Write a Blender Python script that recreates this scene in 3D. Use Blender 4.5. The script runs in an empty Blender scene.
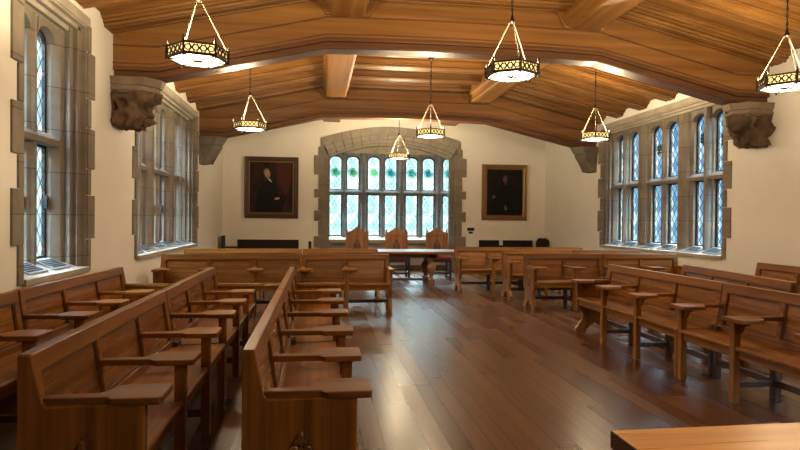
import bpy, bmesh, math, random
from mathutils import Vector, Matrix
random.seed(7)
SC = bpy.context.scene
COL = SC.collection
PI = math.pi

# ---------------------------------------------------------------- constants
XL, XR, YE, YR = -2.60, 6.65, 16.60, -2.2        # left, right, end and rear wall faces
XC = 2.03                                        # axis of the room
TRUSSES = (-2.9, 2.45, 7.90, 13.35)
TW = 0.34

# ---------------------------------------------------------------- mesh builder
class MB:
    def __init__(s): s.bm = bmesh.new()
    def poly(s, vs, faces, smooth=False):
        b = [s.bm.verts.new(v) for v in vs]
        for f in faces:
            try:
                fc = s.bm.faces.new([b[i] for i in f]); fc.smooth = smooth
            except ValueError: pass
        return s
    def box(s, x0, x1, y0, y1, z0, z1):
        v = [(x0,y0,z0),(x1,y0,z0),(x1,y1,z0),(x0,y1,z0),(x0,y0,z1),(x1,y0,z1),(x1,y1,z1),(x0,y1,z1)]
        return s.poly(v, [(0,3,2,1),(4,5,6,7),(0,1,5,4),(1,2,6,5),(2,3,7,6),(3,0,4,7)])
    def loft(s, A, B, smooth=False, caps=True):
        n = len(A); f = [(i,(i+1)%n,n+(i+1)%n,n+i) for i in range(n)]
        if caps: f += [tuple(range(n))[::-1], tuple(range(n,2*n))]
        return s.poly(list(A)+list(B), f, smooth)
    def prism(s, pts, ax, a0, a1):
        def m(p, a): return (a,p[0],p[1]) if ax=='X' else ((p[0],a,p[1]) if ax=='Y' else (p[0],p[1],a))
        return s.loft([m(p,a0) for p in pts], [m(p,a1) for p in pts])
    def tube(s, p0, p1, r0, r1=None, n=10):
        p0, p1 = Vector(p0), Vector(p1); r1 = r0 if r1 is None else r1
        d = (p1-p0).normalized(); a = d.orthogonal().normalized(); b = d.cross(a)
        c = [(math.cos(2*PI*i/n), math.sin(2*PI*i/n)) for i in range(n)]
        return s.loft([p0+(a*x+b*y)*r0 for x,y in c], [p1+(a*x+b*y)*r1 for x,y in c], True)
    def lathe(s, prof, cx=0, cy=0, n=16, cz=0):
        vs = []; f = []
        for r, z in prof:
            for i in range(n): vs.append((cx+r*math.cos(2*PI*i/n), cy+r*math.sin(2*PI*i/n), cz+z))
        for k in range(len(prof)-1):
            for i in range(n):
                j = (i+1)%n; f.append((k*n+i, k*n+j, (k+1)*n+j, (k+1)*n+i))
        f.append(tuple(range(n))[::-1]); f.append(tuple((len(prof)-1)*n+i for i in range(n)))
        return s.poly(vs, f, True)
    def ring(s, c, R, r, axis='Y', n=20, m=6, sx=1, sz=1):
        vs = []; f = []
        for i in range(n):
            t = 2*PI*i/n
            for j in range(m):
                u = 2*PI*j/m; q = R+r*math.cos(u); h = r*math.sin(u)
                if axis == 'Y': vs.append((c[0]+q*math.cos(t)*sx, c[1]+h, c[2]+q*math.sin(t)*sz))
                else: vs.append((c[0]+q*math.cos(t), c[1]+q*math.sin(t), c[2]+h))
        for i in range(n):
            for j in range(m):
                f.append((i*m+j, ((i+1)%n)*m+j, ((i+1)%n)*m+(j+1)%m, i*m+(j+1)%m))
        return s.poly(vs, f, True)
    def build(s, name, mat, parent=None, bevel=0, seg=2, loc=None):
        bmesh.ops.recalc_face_normals(s.bm, faces=s.bm.faces)
        me = bpy.data.meshes.new(name); s.bm.to_mesh(me); s.bm.free()
        if mat: me.materials.append(mat)
        o = bpy.data.objects.new(name, me); COL.objects.link(o)
        if parent: o.parent = parent
        if loc: o.location = loc
        if bevel:
            b = o.modifiers.new('bevel', 'BEVEL'); b.width = bevel; b.segments = seg
            b.limit_method = 'ANGLE'; b.angle_limit = math.radians(40); b.harden_normals = False
        return o

def empty(name, loc=(0,0,0), rz=0):
    o = bpy.data.objects.new(name, None); COL.objects.link(o)
    o.location = loc; o.rotation_euler = (0,0,rz); o.empty_display_size = .2
    return o
def tag(o, label, cat, group=None):
    o['label'] = label; o['category'] = cat
    if group: o['group'] = group
    return o
def struct(o): o['kind'] = 'structure'; return o
def copy_tree(o, parent=None):
    c = o.copy(); COL.objects.link(c)
    if parent: c.parent = parent
    for ch in list(o.children): copy_tree(ch, c)
    return c

# ---------------------------------------------------------------- materials
class NT:
    def __init__(s, name):
        s.m = bpy.data.materials.new(name); s.m.use_nodes = True
        s.t = s.m.node_tree; s.n = s.t.nodes; s.n.clear()
        s.out = s.n.new('ShaderNodeOutputMaterial')
    def new(s, typ, **kw):
        x = s.n.new(typ)
        for k, v in kw.items():
            if k.startswith('_'): setattr(x, k[1:], v)
            else: x.inputs[k.replace('__',' ')].default_value = v
        return x
    def link(s, a, b): s.t.links.new(a, b)
    def math(s, op, a, b=None, c=None):
        x = s.n.new('ShaderNodeMath'); x.operation = op
        for i, v in enumerate((a,b,c)):
            if v is None: continue
            if isinstance(v,(int,float)): x.inputs[i].default_value = v
            else: s.link(v, x.inputs[i])
        return x.outputs[0]
    def coords(s, scale=(1,1,1), rot=(0,0,0), kind='Object'):
        tc = s.n.new('ShaderNodeTexCoord'); mp = s.n.new('ShaderNodeMapping')
        mp.inputs['Scale'].default_value = scale; mp.inputs['Rotation'].default_value = rot
        s.link(tc.outputs[kind], mp.inputs['Vector']); return mp.outputs['Vector']
    def ramp(s, fac, stops):
        r = s.n.new('ShaderNodeValToRGB'); e = r.color_ramp.elements
        while len(e) < len(stops): e.new(.5)
        for k, (p, c) in enumerate(stops): e[k].position = p; e[k].color = (*c, 1)
        s.link(fac, r.inputs[0]); return r.outputs[0]
    def mix(s, fac, a, b, blend='MIX'):
        x = s.n.new('ShaderNodeMix'); x.data_type = 'RGBA'; x.blend_type = blend
        for i, v in ((0,fac),(6,a),(7,b)):
            if isinstance(v,(int,float)): x.inputs[i].default_value = v
            elif isinstance(v, tuple): x.inputs[i].default_value = (*v,1)
            else: s.link(v, x.inputs[i])
        return x.outputs[2]
    def bsdf(s, col, rough=.5, metal=0, bump=None, bumps=.2, spec=.5, dist=.01, coat=0):
        b = s.n.new('ShaderNodeBsdfPrincipled')
        for k, v in (('Base Color',col),('Roughness',rough)):
            if isinstance(v,(int,float)): b.inputs[k].default_value = v
            elif isinstance(v, tuple): b.inputs[k].default_value = (*v,1)
            else: s.link(v, b.inputs[k])
        b.inputs['Metallic'].default_value = metal; b.inputs['Specular IOR Level'].default_value = spec
        b.inputs['Coat Weight'].default_value = coat; b.inputs['Coat Roughness'].default_value = .15
        if bump is not None:
            bp = s.n.new('ShaderNodeBump'); bp.inputs['Strength'].default_value = bumps; bp.inputs['Distance'].default_value = dist
            s.link(bump, bp.inputs['Height']); s.link(bp.outputs[0], b.inputs['Normal'])
        s.link(b.outputs[0], s.out.inputs[0]); return b

def plain(name, col, rough=.5, metal=0, spec=.5):
    t = NT(name); n = t.new('ShaderNodeTexNoise', Scale=30.0, Detail=3.0)
    t.link(t.coords(), n.inputs['Vector'])
    c = t.mix(n.outputs['Fac'], tuple(x*.85 for x in col), tuple(min(1,x*1.12) for x in col))
    t.bsdf(c, rough, metal, spec=spec); return t.m

def wood(name, dark, light, axis='X', rough=.38, freq=1.0, spec=.5, seam=0):
    t = NT(name)
    sc = {'X':(.5,14,14), 'Y':(14,.5,14), 'Z':(14,14,.5)}[axis]
    sc = tuple(x*freq for x in sc)
    v = t.coords(sc)
    n1 = t.new('ShaderNodeTexNoise', Scale=1.0, Detail=3.0, Roughness=.5, Distortion=.15)
    t.link(v, n1.inputs['Vector'])
    n2 = t.new('ShaderNodeTexNoise', Scale=2.6, Detail=2.0, Roughness=.6)
    t.link(v, n2.inputs['Vector'])
    n3 = t.new('ShaderNodeTexNoise', Scale=.9, Detail=2.0)
    t.link(t.coords(), n3.inputs['Vector'])
    f = t.math('ADD', t.math('MULTIPLY', n1.outputs['Fac'], .6), t.math('MULTIPLY', n2.outputs['Fac'], .25))
    f = t.math('ADD', f, t.math('MULTIPLY', n3.outputs['Fac'], .15))
    c = t.ramp(f, [(.32, dark), (.5, tuple((a+b)/2 for a,b in zip(dark,light))), (.68, light)])
    if seam:
        sp = t.n.new('ShaderNodeSeparateXYZ'); t.link(t.coords(), sp.inputs[0])
        q = t.math('DIVIDE', t.math('ADD', sp.outputs['Y'], 20), seam)
        ln = t.math('LESS_THAN', t.math('FRACT', q), .085)
        wq = t.n.new('ShaderNodeTexWhiteNoise'); wq.noise_dimensions = '1D'; t.link(t.math('FLOOR', q), wq.inputs['W'])
        c = t.mix(t.math('MULTIPLY', wq.outputs['Value'], .35), c, dark)
        c = t.mix(t.math('MULTIPLY', ln, .8), c, tuple(x*.25 for x in dark))
    oi = t.n.new('ShaderNodeObjectInfo')
    hs = t.n.new('ShaderNodeHueSaturation'); t.link(c, hs.inputs['Color'])
    t.link(t.math('ADD', t.math('MULTIPLY', oi.outputs['Random'], .3), .85), hs.inputs['Value'])
    r = t.math('ADD', t.math('MULTIPLY', n2.outputs['Fac'], .2), rough-.1)
    t.bsdf(hs.outputs[0], r, 0, f, .18, spec, .004); return t.m

OAKD, OAKL = (.080,.027,.004), (.34,.124,.017)
OX, OY, OZ = (wood('oak_grain_'+a, OAKD, OAKL, a.upper(), .36, 1.0, .28) for a in 'xyz')
OAKP = wood('oak_panel', (.115,.040,.006), (.37,.138,.020), 'X', .27, .8, .45)
OAKLEG = wood('dark_oak', (.035,.014,.006), (.11,.045,.018), 'Z', .45)
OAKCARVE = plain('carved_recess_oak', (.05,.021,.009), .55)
CEX = wood('ceiling_oak_across', (.105,.043,.009), (.265,.122,.029), 'X', .45, .6, .35, .19)
CEY = wood('ceiling_oak_along', (.115,.047,.010), (.27,.125,.031), 'Y', .45, .6, .35)
TRS = wood('truss_oak', (.105,.042,.009), (.24,.108,.027), 'X', .45, .6, .35)
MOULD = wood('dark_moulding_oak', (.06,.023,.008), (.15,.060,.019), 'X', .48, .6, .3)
TABLE = wood('honey_oak', (.42,.165,.025), (.70,.33,.07), 'X', .30, .9)
TABLED = wood('table_edge_oak', (.045,.022,.010), (.12,.055,.022), 'Y', .5)
CHW = wood('chair_oak', (.11,.040,.012), (.30,.125,.042), 'Z', .42)

def plaster(name, col):
    t = NT(name); n = t.new('ShaderNodeTexNoise', Scale=1.2, Detail=6.0, Roughness=.6)
    t.link(t.coords(), n.inputs['Vector'])
    n2 = t.new('ShaderNodeTexNoise', Scale=45.0, Detail=3.0); t.link(t.coords(), n2.inputs['Vector'])
    c = t.mix(n.outputs['Fac'], tuple(x*.9 for x in col), tuple(min(1,x*1.06) for x in col))
    t.bsdf(c, .85, 0, n2.outputs['Fac'], .12, .2, .004); return t.m
PLA = plaster('painted_plaster', (.80,.76,.67))

def stone(name, c0, c1, joint=.46, off=0.0):
    t = NT(name); v = t.coords()
    n = t.new('ShaderNodeTexNoise', Scale=2.2, Detail=8.0, Roughness=.65); t.link(v, n.inputs['Vector'])
    n2 = t.new('ShaderNodeTexNoise', Scale=60.0, Detail=4.0); t.link(v, n2.inputs['Vector'])
    c = t.ramp(n.outputs['Fac'], [(.3,c0),(.7,c1)])
    sep = t.n.new('ShaderNodeSeparateXYZ'); t.link(v, sep.inputs[0])
    if joint:
        fz = t.math('FRACT', t.math('DIVIDE', t.math('ADD', sep.outputs['Z'], 10+off), joint))
        ln = t.math('LESS_THAN', fz, .018)
        blk = t.math('FLOOR', t.math('DIVIDE', t.math('ADD', sep.outputs['Z'], 10+off), joint))
        wn = t.n.new('ShaderNodeTexWhiteNoise'); wn.noise_dimensions = '1D'; t.link(blk, wn.inputs['W'])
        c = t.mix(t.math('MULTIPLY', wn.outputs['Value'], .30), c, tuple(x*.62 for x in c0))
        c = t.mix(t.math('MULTIPLY', ln, .75), c, (.05,.042,.035))
    t.bsdf(c, .8, 0, n2.outputs['Fac'], .2, .25, .004); return t.m
STN = stone('limestone', (.165,.135,.10), (.285,.24,.185))
STP = stone('limestone_plain', (.27,.23,.175), (.42,.365,.285), 0)
STR = stone('arch_limestone', (.22,.19,.148), (.345,.305,.245), 0)
STG = stone('grey_limestone', (.12,.12,.125), (.22,.22,.22), .62, .2)
STD = stone('dark_corbel_stone', (.10,.080,.060), (.20,.165,.13), 0)
STA = stone('brown_abacus_stone', (.15,.11,.078), (.28,.215,.155), 0)
STC = stone('carved_corbel_stone', (.045,.028,.016), (.20,.125,.075), 0)
IRON = plain('black_iron', (.012,.012,.014), .5, .3)
BLACK = plain('black_grille_metal', (.006,.006,.007), .6)
BRONZE = plain('dark_bronze', (.045,.030,.018), .45, .6)
CORD = plain('pale_chain', (.16,.12,.075), .5)
ALU = plain('grey_grille_metal', (.34,.36,.38), .45, .4)
RED = plain('red_upholstery', (.17,.012,.015), .7)
DARKLEG = wood('blackened_oak', (.014,.007,.005), (.045,.022,.014), 'Z', .4)
BFAB = plain('black_fabric', (.012,.012,.014), .85)
GOLD = plain('gilt_frame', (.26,.14,.055), .42, .4)
GILTD = plain('dark_gilt_frame', (.085,.050,.026), .5, .25)
PAPER = plain('white_card', (.62,.68,.72), .7)

def floor_mat():
    t = NT('oak_plank_floor'); v = t.coords(); sep = t.n.new('ShaderNodeSeparateXYZ'); t.link(v, sep.inputs[0])
    px = t.math('DIVIDE', t.math('ADD', sep.outputs['X'], 20), .142); ix = t.math('FLOOR', px)
    w1 = t.n.new('ShaderNodeTexWhiteNoise'); w1.noise_dimensions = '1D'; t.link(ix, w1.inputs['W'])
    py = t.math('ADD', t.math('DIVIDE', t.math('ADD', sep.outputs['Y'], 20), 1.75), t.math('MULTIPLY', w1.outputs['Value'], 7.3)); iy = t.math('FLOOR', py)
    cell = t.n.new('ShaderNodeCombineXYZ'); t.link(ix, cell.inputs[0]); t.link(iy, cell.inputs[1])
    w2 = t.n.new('ShaderNodeTexWhiteNoise'); w2.noise_dimensions = '2D'; t.link(cell.outputs[0], w2.inputs['Vector'])
    ex = t.math('ABSOLUTE', t.math('SUBTRACT', t.math('FRACT', px), .5)); ey = t.math('ABSOLUTE', t.math('SUBTRACT', t.math('FRACT', py), .5))
    gap = t.math('MAXIMUM', t.math('GREATER_THAN', ex, .460), t.math('GREATER_THAN', ey, .4975))
    n = t.new('ShaderNodeTexNoise', Scale=1.0, Detail=4.0, Roughness=.6)
    t.link(t.coords((26,1.2,1)), n.inputs['Vector'])
    f = t.math('ADD', t.math('MULTIPLY', n.outputs['Fac'], .70), t.math('MULTIPLY', w2.outputs['Value'], .30))
    c = t.ramp(f, [(.25,(.050,.016,.0045)),(.5,(.092,.032,.009)),(.75,(.145,.054,.015))])
    c = t.mix(t.math('MULTIPLY', gap, .8), c, (.014,.007,.004))
    r = t.math('ADD', t.math('MULTIPLY', w2.outputs['Value'], .03), .26)
    t.bsdf(c, r, 0, t.math('MULTIPLY', gap, -1.0), .3, .5, .003); return t.m
FLOOR = floor_mat()

def glass_mat(name, tint_a, tint_b):
    t = NT(name); v = t.coords(); sep = t.n.new('ShaderNodeSeparateXYZ'); t.link(v, sep.inputs[0])
    u = t.math('DIVIDE', sep.outputs['X'], .135); z = t.math('DIVIDE', sep.outputs['Z'], .20)
    a = t.math('FRACT', t.math('ADD', t.math('ADD', u, z), 20.25)); b = t.math('FRACT', t.math('ADD', t.math('SUBTRACT', u, z), 20.25))
    da = t.math('ABSOLUTE', t.math('SUBTRACT', a, .5)); db = t.math('ABSOLUTE', t.math('SUBTRACT', b, .5))
    line = t.math('GREATER_THAN', t.math('MAXIMUM', da, db), .470)
    cell = t.n.new('ShaderNodeCombineXYZ')
    t.link(t.math('FLOOR', t.math('ADD', t.math('ADD', u, z), 20.25)), cell.inputs[0]); t.link(t.math('FLOOR', t.math('ADD', t.math('SUBTRACT', u, z), 20.25)), cell.inputs[1])
    wn = t.n.new('ShaderNodeTexWhiteNoise'); t.link(cell.outputs[0], wn.inputs['Vector'])
    n = t.new('ShaderNodeTexNoise', Scale=2.3, Detail=4.0); t.link(v, n.inputs['Vector'])
    f = t.math('ADD', t.math('MULTIPLY', wn.outputs['Value'], .45), t.math('MULTIPLY', n.outputs['Fac'], .55))
    c = t.ramp(f, [(.3,tint_a),(.65,tint_b)])
    tr = t.n.new('ShaderNodeBsdfTransparent'); t.link(c, tr.inputs[0])
    gl = t.new('ShaderNodeBsdfGlossy', Roughness=.12); gl.inputs['Color'].default_value = (.8,.8,.8,1)
    mx = t.n.new('ShaderNodeMixShader'); mx.inputs[0].default_value = .05
    t.link(tr.outputs[0], mx.inputs[1]); t.link(gl.outputs[0], mx.inputs[2])
    ld = t.new('ShaderNodeBsdfDiffuse'); ld.inputs['Color'].default_value = (.02,.025,.035,1)
    m2 = t.n.new('ShaderNodeMixShader'); t.link(line, m2.inputs[0])
    t.link(mx.outputs[0], m2.inputs[1]); t.link(ld.outputs[0], m2.inputs[2])
    t.link(m2.outputs[0], t.out.inputs[0]); return t.m
GLASS_END = glass_mat('leaded_glass_pale', (.62,.80,.80), (.98,1,.97))
GLASS_SIDE = glass_mat('leaded_glass_blue', (.55,.70,.80), (.95,1,1))
def tinted(name, col):
    t = NT(name); n = t.new('ShaderNodeTexNoise', Scale=25.0, Detail=2.0); t.link(t.coords(), n.inputs['Vector'])
    c = t.mix(n.outputs['Fac'], tuple(x*.6 for x in col), col)
    tr = t.n.new('ShaderNodeBsdfTransparent'); t.link(c, tr.inputs[0])
    t.link(tr.outputs[0], t.out.inputs[0]); return t.m
def emis(name, col, s, spread=.25):
    t = NT(name); n = t.new('ShaderNodeTexNoise', Scale=9.0, Detail=2.0); t.link(t.coords(), n.inputs['Vector'])
    c = t.mix(n.outputs['Fac'], tuple(x*(1-spread) for x in col), col)
    e = t.new('ShaderNodeEmission', Strength=s); t.link(c, e.inputs[0]); t.link(e.outputs[0], t.out.inputs[0]); return t.m
def frosted():
    t = NT('lit_frosted_glass'); n = t.new('ShaderNodeTexNoise', Scale=9.0, Detail=2.0); t.link(t.coords(), n.inputs['Vector'])
    e = t.new('ShaderNodeEmission', Strength=3.2); t.link(t.mix(n.outputs['Fac'], (.85,.70,.46), (1,.90,.70)), e.inputs[0])
    tr = t.new('ShaderNodeBsdfTransparent'); tr.inputs[0].default_value = (.62,.62,.62,1)
    a = t.n.new('ShaderNodeAddShader'); t.link(e.outputs[0], a.inputs[0]); t.link(tr.outputs[0], a.inputs[1]); t.link(a.outputs[0], t.out.inputs[0]); return t.m
LAMP_WHITE = frosted()
LAMP_AMBER = emis('lit_amber_glass', (1,.62,.20), 1.6, .4)

# ---------------------------------------------------------------- room shell
struct(MB().box(XL-.5, XR+.5, YR-.3, YE+1.0, -.12, 0).build('floor', FLOOR))
WT = .46
SIDE_WINDOWS = {'left': [(6.33,.73), (10.98,2.08)], 'right': [(10.95,2.08), (5.6,.73), (.6,2.08)]}
ZW0, ZW1 = .90, 3.64
def side_wall(side):
    x0, x1 = (XL-WT, XL) if side == 'left' else (XR, XR+WT)
    b = MB(); y = YR-.3
    for yc, hw in sorted(SIDE_WINDOWS[side]):
        b.box(x0,x1,y,yc-hw,0,4.0); b.box(x0,x1,yc-hw,yc+hw,0,ZW0); b.box(x0,x1,yc-hw,yc+hw,ZW1,4.0); y = yc+hw
    b.box(x0,x1,y,YE+.36,0,4.0)
    return struct(b.build('wall_'+side, PLA))
WALL_L = side_wall('left'); WALL_R = side_wall('right')
struct(MB().box(XL-WT, XR+WT, YR-.3, YR, 0, 5).build('wall_rear', PLA))

# end wall with the four-centred arch
AX0, AX1, AXC = .31, 3.82, 2.065
def z_in(x):  return 3.60-.37*abs((x-AXC)/1.755)**2.0
def z_out(x): return 4.10-.36*abs((x-AXC)/2.015)**1.8
N = 28
def arch_pt(t, f):
    xi = AX0+(AX1-AX0)*t; xo = .055+(4.085-.055)*t
    return (xi+(xo-xi)*f, z_in(xi)+(z_out(xo)-z_in(xi))*f)
cut = [arch_pt(i/N, .62) for i in range(N+1)]
b = MB()
b.box(XL, cut[0][0], YE, YE+.36, 0, 5); b.box(cut[-1][0], XR, YE, YE+.36, 0, 5)
b.prism(cut+[(cut[-1][0],5),(cut[0][0],5)], 'Y', YE, YE+.36)
struct(b.build('wall_end', PLA))
struct(MB().box(-.6, 5.5, YE+.46, YE+.72, 0, .86).build('wall_recess', STP))
struct(MB().box(-.5, 5.4, YE+.43, YE+.46, 0, .12).build('baseboard_recess', OAKLEG))
struct(MB().box(XL+.01, AX0-.1, YE-.025, YE, 0, .16).box(AX1+.1, XR-.01, YE-.025, YE, 0, .16).build('baseboard_end', OAKLEG, bevel=.006))
struct(MB().box(XL, XL+.022, YR, YE-.03, 0, .16).build('baseboard_left', OAKLEG, bevel=.006))
struct(MB().box(XR-.022, XR, YR, YE-.03, 0, .16).build('baseboard_right', OAKLEG, bevel=.006))

# ceiling: panels, rafters, purlins and trusses
ZWALL, SL = 3.93, .228           # board height at the side walls, slope
XK0, XK1 = .10, 3.96             # folds
ZF = ZWALL+SL*(XK0-XL)
b = MB()
prof = [(XL-.5,ZWALL-SL*.5),(XK0,ZF),(XK1,ZF),(XR+.5,ZWALL-SL*.5)]
b.prism(prof+[(x,z+.12) for x,z in prof[::-1]], 'Y', YR-.3, YE+.5)
CEIL = struct(b.build('ceiling', CEX))
RD = .135
def rafter_profile(y0, w):   # (y, dz) seen along the rafter
    a = [(-.085,0),(-.085,-.03),(-.05,-.035),(-.045,-.06),(0,-.065),(0,-RD+.04),(.035,-RD+.035),(.04,-RD),(.085,-RD),(.09,-RD+.022),(.115,-RD+.022),(.12,-RD)]
    return [(y0+p,q) for p,q in a]+[(y0+w-p,q) for p,q in a[::-1]]
def ceil_z(x):
    if x < XK0: return ZWALL+SL*(x-XL)
    if x > XK1: return ZWALL+SL*(XR-x)
    return ZF
ry = []
for T in TRUSSES:
    ry += [T+TW+.02+k for k in (.04, .98, 1.93, 2.88, 3.83)] + [T-.36]
for y in sorted(ry):
    if y < YR-.2 or y > YE-.3: continue
    w = .36 if (y+.4 < YE) else .2
    P = rafter_profile(y, w)
    for x0, x1 in ((XL+.005,XK0),(XK0,XK1),(XK1,XR-.005)):
        MB().loft([(x0,p,ceil_z(x0)+d) for p,d in P], [(x1,p,ceil_z(x1)+d) for p,d in P]).build('rafter', CEX, CEIL)
for x0, x1 in ((.13,.60),(3.47,3.95)):
    pz = 4.19
    for ya, yb in zip((YR,)+tuple(t+TW for t in TRUSSES[1:]), TRUSSES[1:]+(YE,)):
        pp = [(x0-.05,ZF),(x0-.05,pz+.17),(x0,pz+.14),(x0,pz+.025),(x0+.03,pz),(x1-.03,pz),(x1,pz+.025),(x1,pz+.14),(x1+.05,pz+.17),(x1+.05,ZF)]
        MB().prism(pp, 'Y', ya, yb).build('purlin', CEY, CEIL)
def zb(x):          # underside of a truss
    if x < XK0: return max(3.765-.232*(XK0-x), 3.262)
    if x > XK1: return max(3.765-.232*(x-XK1), 3.262)
    return 3.765+.03*(1-((x-XC)/1.93)**2)
for T in TRUSSES[1:]:
    tx = [XL, -2.068, -1.2, XK0]+[XK0+(XK1-XK0)*i/8 for i in range(1,8)]+[XK1, 5.3, 6.128, XR]
    up = [(x, ceil_z(x)+.02) for x in (XR, XK1, XK0, XL)]
    MB().prism([(x,zb(x)+.14) for x in tx]+up, 'Y', T, T+TW).build('truss_beam', TRS, CEIL, .006)
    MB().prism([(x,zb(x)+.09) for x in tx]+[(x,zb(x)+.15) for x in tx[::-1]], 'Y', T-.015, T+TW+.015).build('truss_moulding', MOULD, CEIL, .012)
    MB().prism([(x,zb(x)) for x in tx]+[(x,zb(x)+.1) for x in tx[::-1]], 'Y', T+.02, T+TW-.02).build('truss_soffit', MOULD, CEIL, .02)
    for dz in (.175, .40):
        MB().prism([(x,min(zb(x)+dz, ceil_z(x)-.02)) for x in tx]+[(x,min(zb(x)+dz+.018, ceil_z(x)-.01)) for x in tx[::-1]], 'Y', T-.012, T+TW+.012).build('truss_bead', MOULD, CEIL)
    # small curved brackets where the purlins meet the truss
    for xa in (.13, 3.47):
        w = .48
        MB().prism([(xa-.22,ZF-.02),(xa-.05,4.2),(xa+w+.05,4.2),(xa+w+.22,ZF-.02)], 'Y', T-.05, T+.01).build('truss_bracket', TRS, CEIL, .01)
# wood boards over the alcove wall top keep the roof closed
struct(MB().box(XL-.5, XR+.5, YR-.4, YE+1.1, 5.0, 5.1).build('trim_1', CEX))

# ---------------------------------------------------------------- corbels
def corbel(side, T, carved, label):
    s = 1 if side == 'left' else -1
    X0 = XL if side == 'left' else XR
    yc = T+TW/2
    root = empty('stone_corbel', (X0-s*.012, yc, 2.62))
    root.scale = (1,1,1)
    def P(L): return [(s*x, y) for x, y in L]
    def tier(z0, z1, g0, g1, h0, h1):
        A = [(0,-h0),(g0-.16,-h0),(g0,-h0+.2),(g0,h0-.2),(g0-.16,h0),(0,h0)]
        B = [(0,-h1),(g1-.16,-h1),(g1,-h1+.2),(g1,h1-.2),(g1-.16,h1),(0,h1)]
        return [(*p,z0) for p in P(A)], [(*p,z1) for p in P(B)]
    z = 0
    top = MB()
    if carved:
        top.loft(*tier(.40,.43,.50,.53,.235,.25)); top.loft(*tier(.43,.465,.56,.56,.262,.262)); top.loft(*tier(.465,.50,.53,.53,.248,.248)); top.loft(*tier(.50,.598,.56,.60,.262,.285))
        top.build('abacus', STA, root, .006)
        blk = MB().loft(*tier(.0,.40,.36,.5,.19,.24))
        bm = blk.bm
        bmesh.ops.recalc_face_normals(bm, faces=bm.faces)
        bmesh.ops.triangulate(bm, faces=bm.faces)
        bmesh.ops.subdivide_edges(bm, edges=bm.edges, cuts=9, use_grid_fill=True)
        bm.normal_update()
        from mathutils import noise
        for v in bm.verts:
            if abs(v.co.x) < .02: continue
            q = v.co*9+Vector((T,s*3,0))
            d = .07-abs(noise.noise(q*.8))*.30+abs(noise.noise(q*2.0))*.07
            v.co += Vector((v.normal.x, v.normal.y, v.normal.z*.5))*d
        for f in bm.faces: f.smooth = True
        blk.build('carved_foliage', STC, root)
    else:
        top.loft(*tier(.40,.44,.46,.50,.22,.24)); top.loft(*tier(.44,.598,.50,.58,.25,.29))
        top.build('abacus', STD, root, .008)
        MB().loft(*tier(.0,.40,.28,.50,.17,.23)).build('tapered_block', STD, root, .01)
    return tag(root, label, 'corbel')
corbel('left', 7.90, True, 'carved stone corbel on the left wall, under the nearest roof beam').location.z = 2.66
corbel('right', 7.90, True, 'carved stone corbel on the right wall, beside the nearest window light').location.z = 2.66
corbel('left', 13.35, False, 'plain tapered stone corbel on the left wall, near the left portrait').location.z = 2.66
corbel('right', 13.35, False, 'plain tapered stone corbel on the right wall, near the far roof beam').location.z = 2.66

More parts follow.
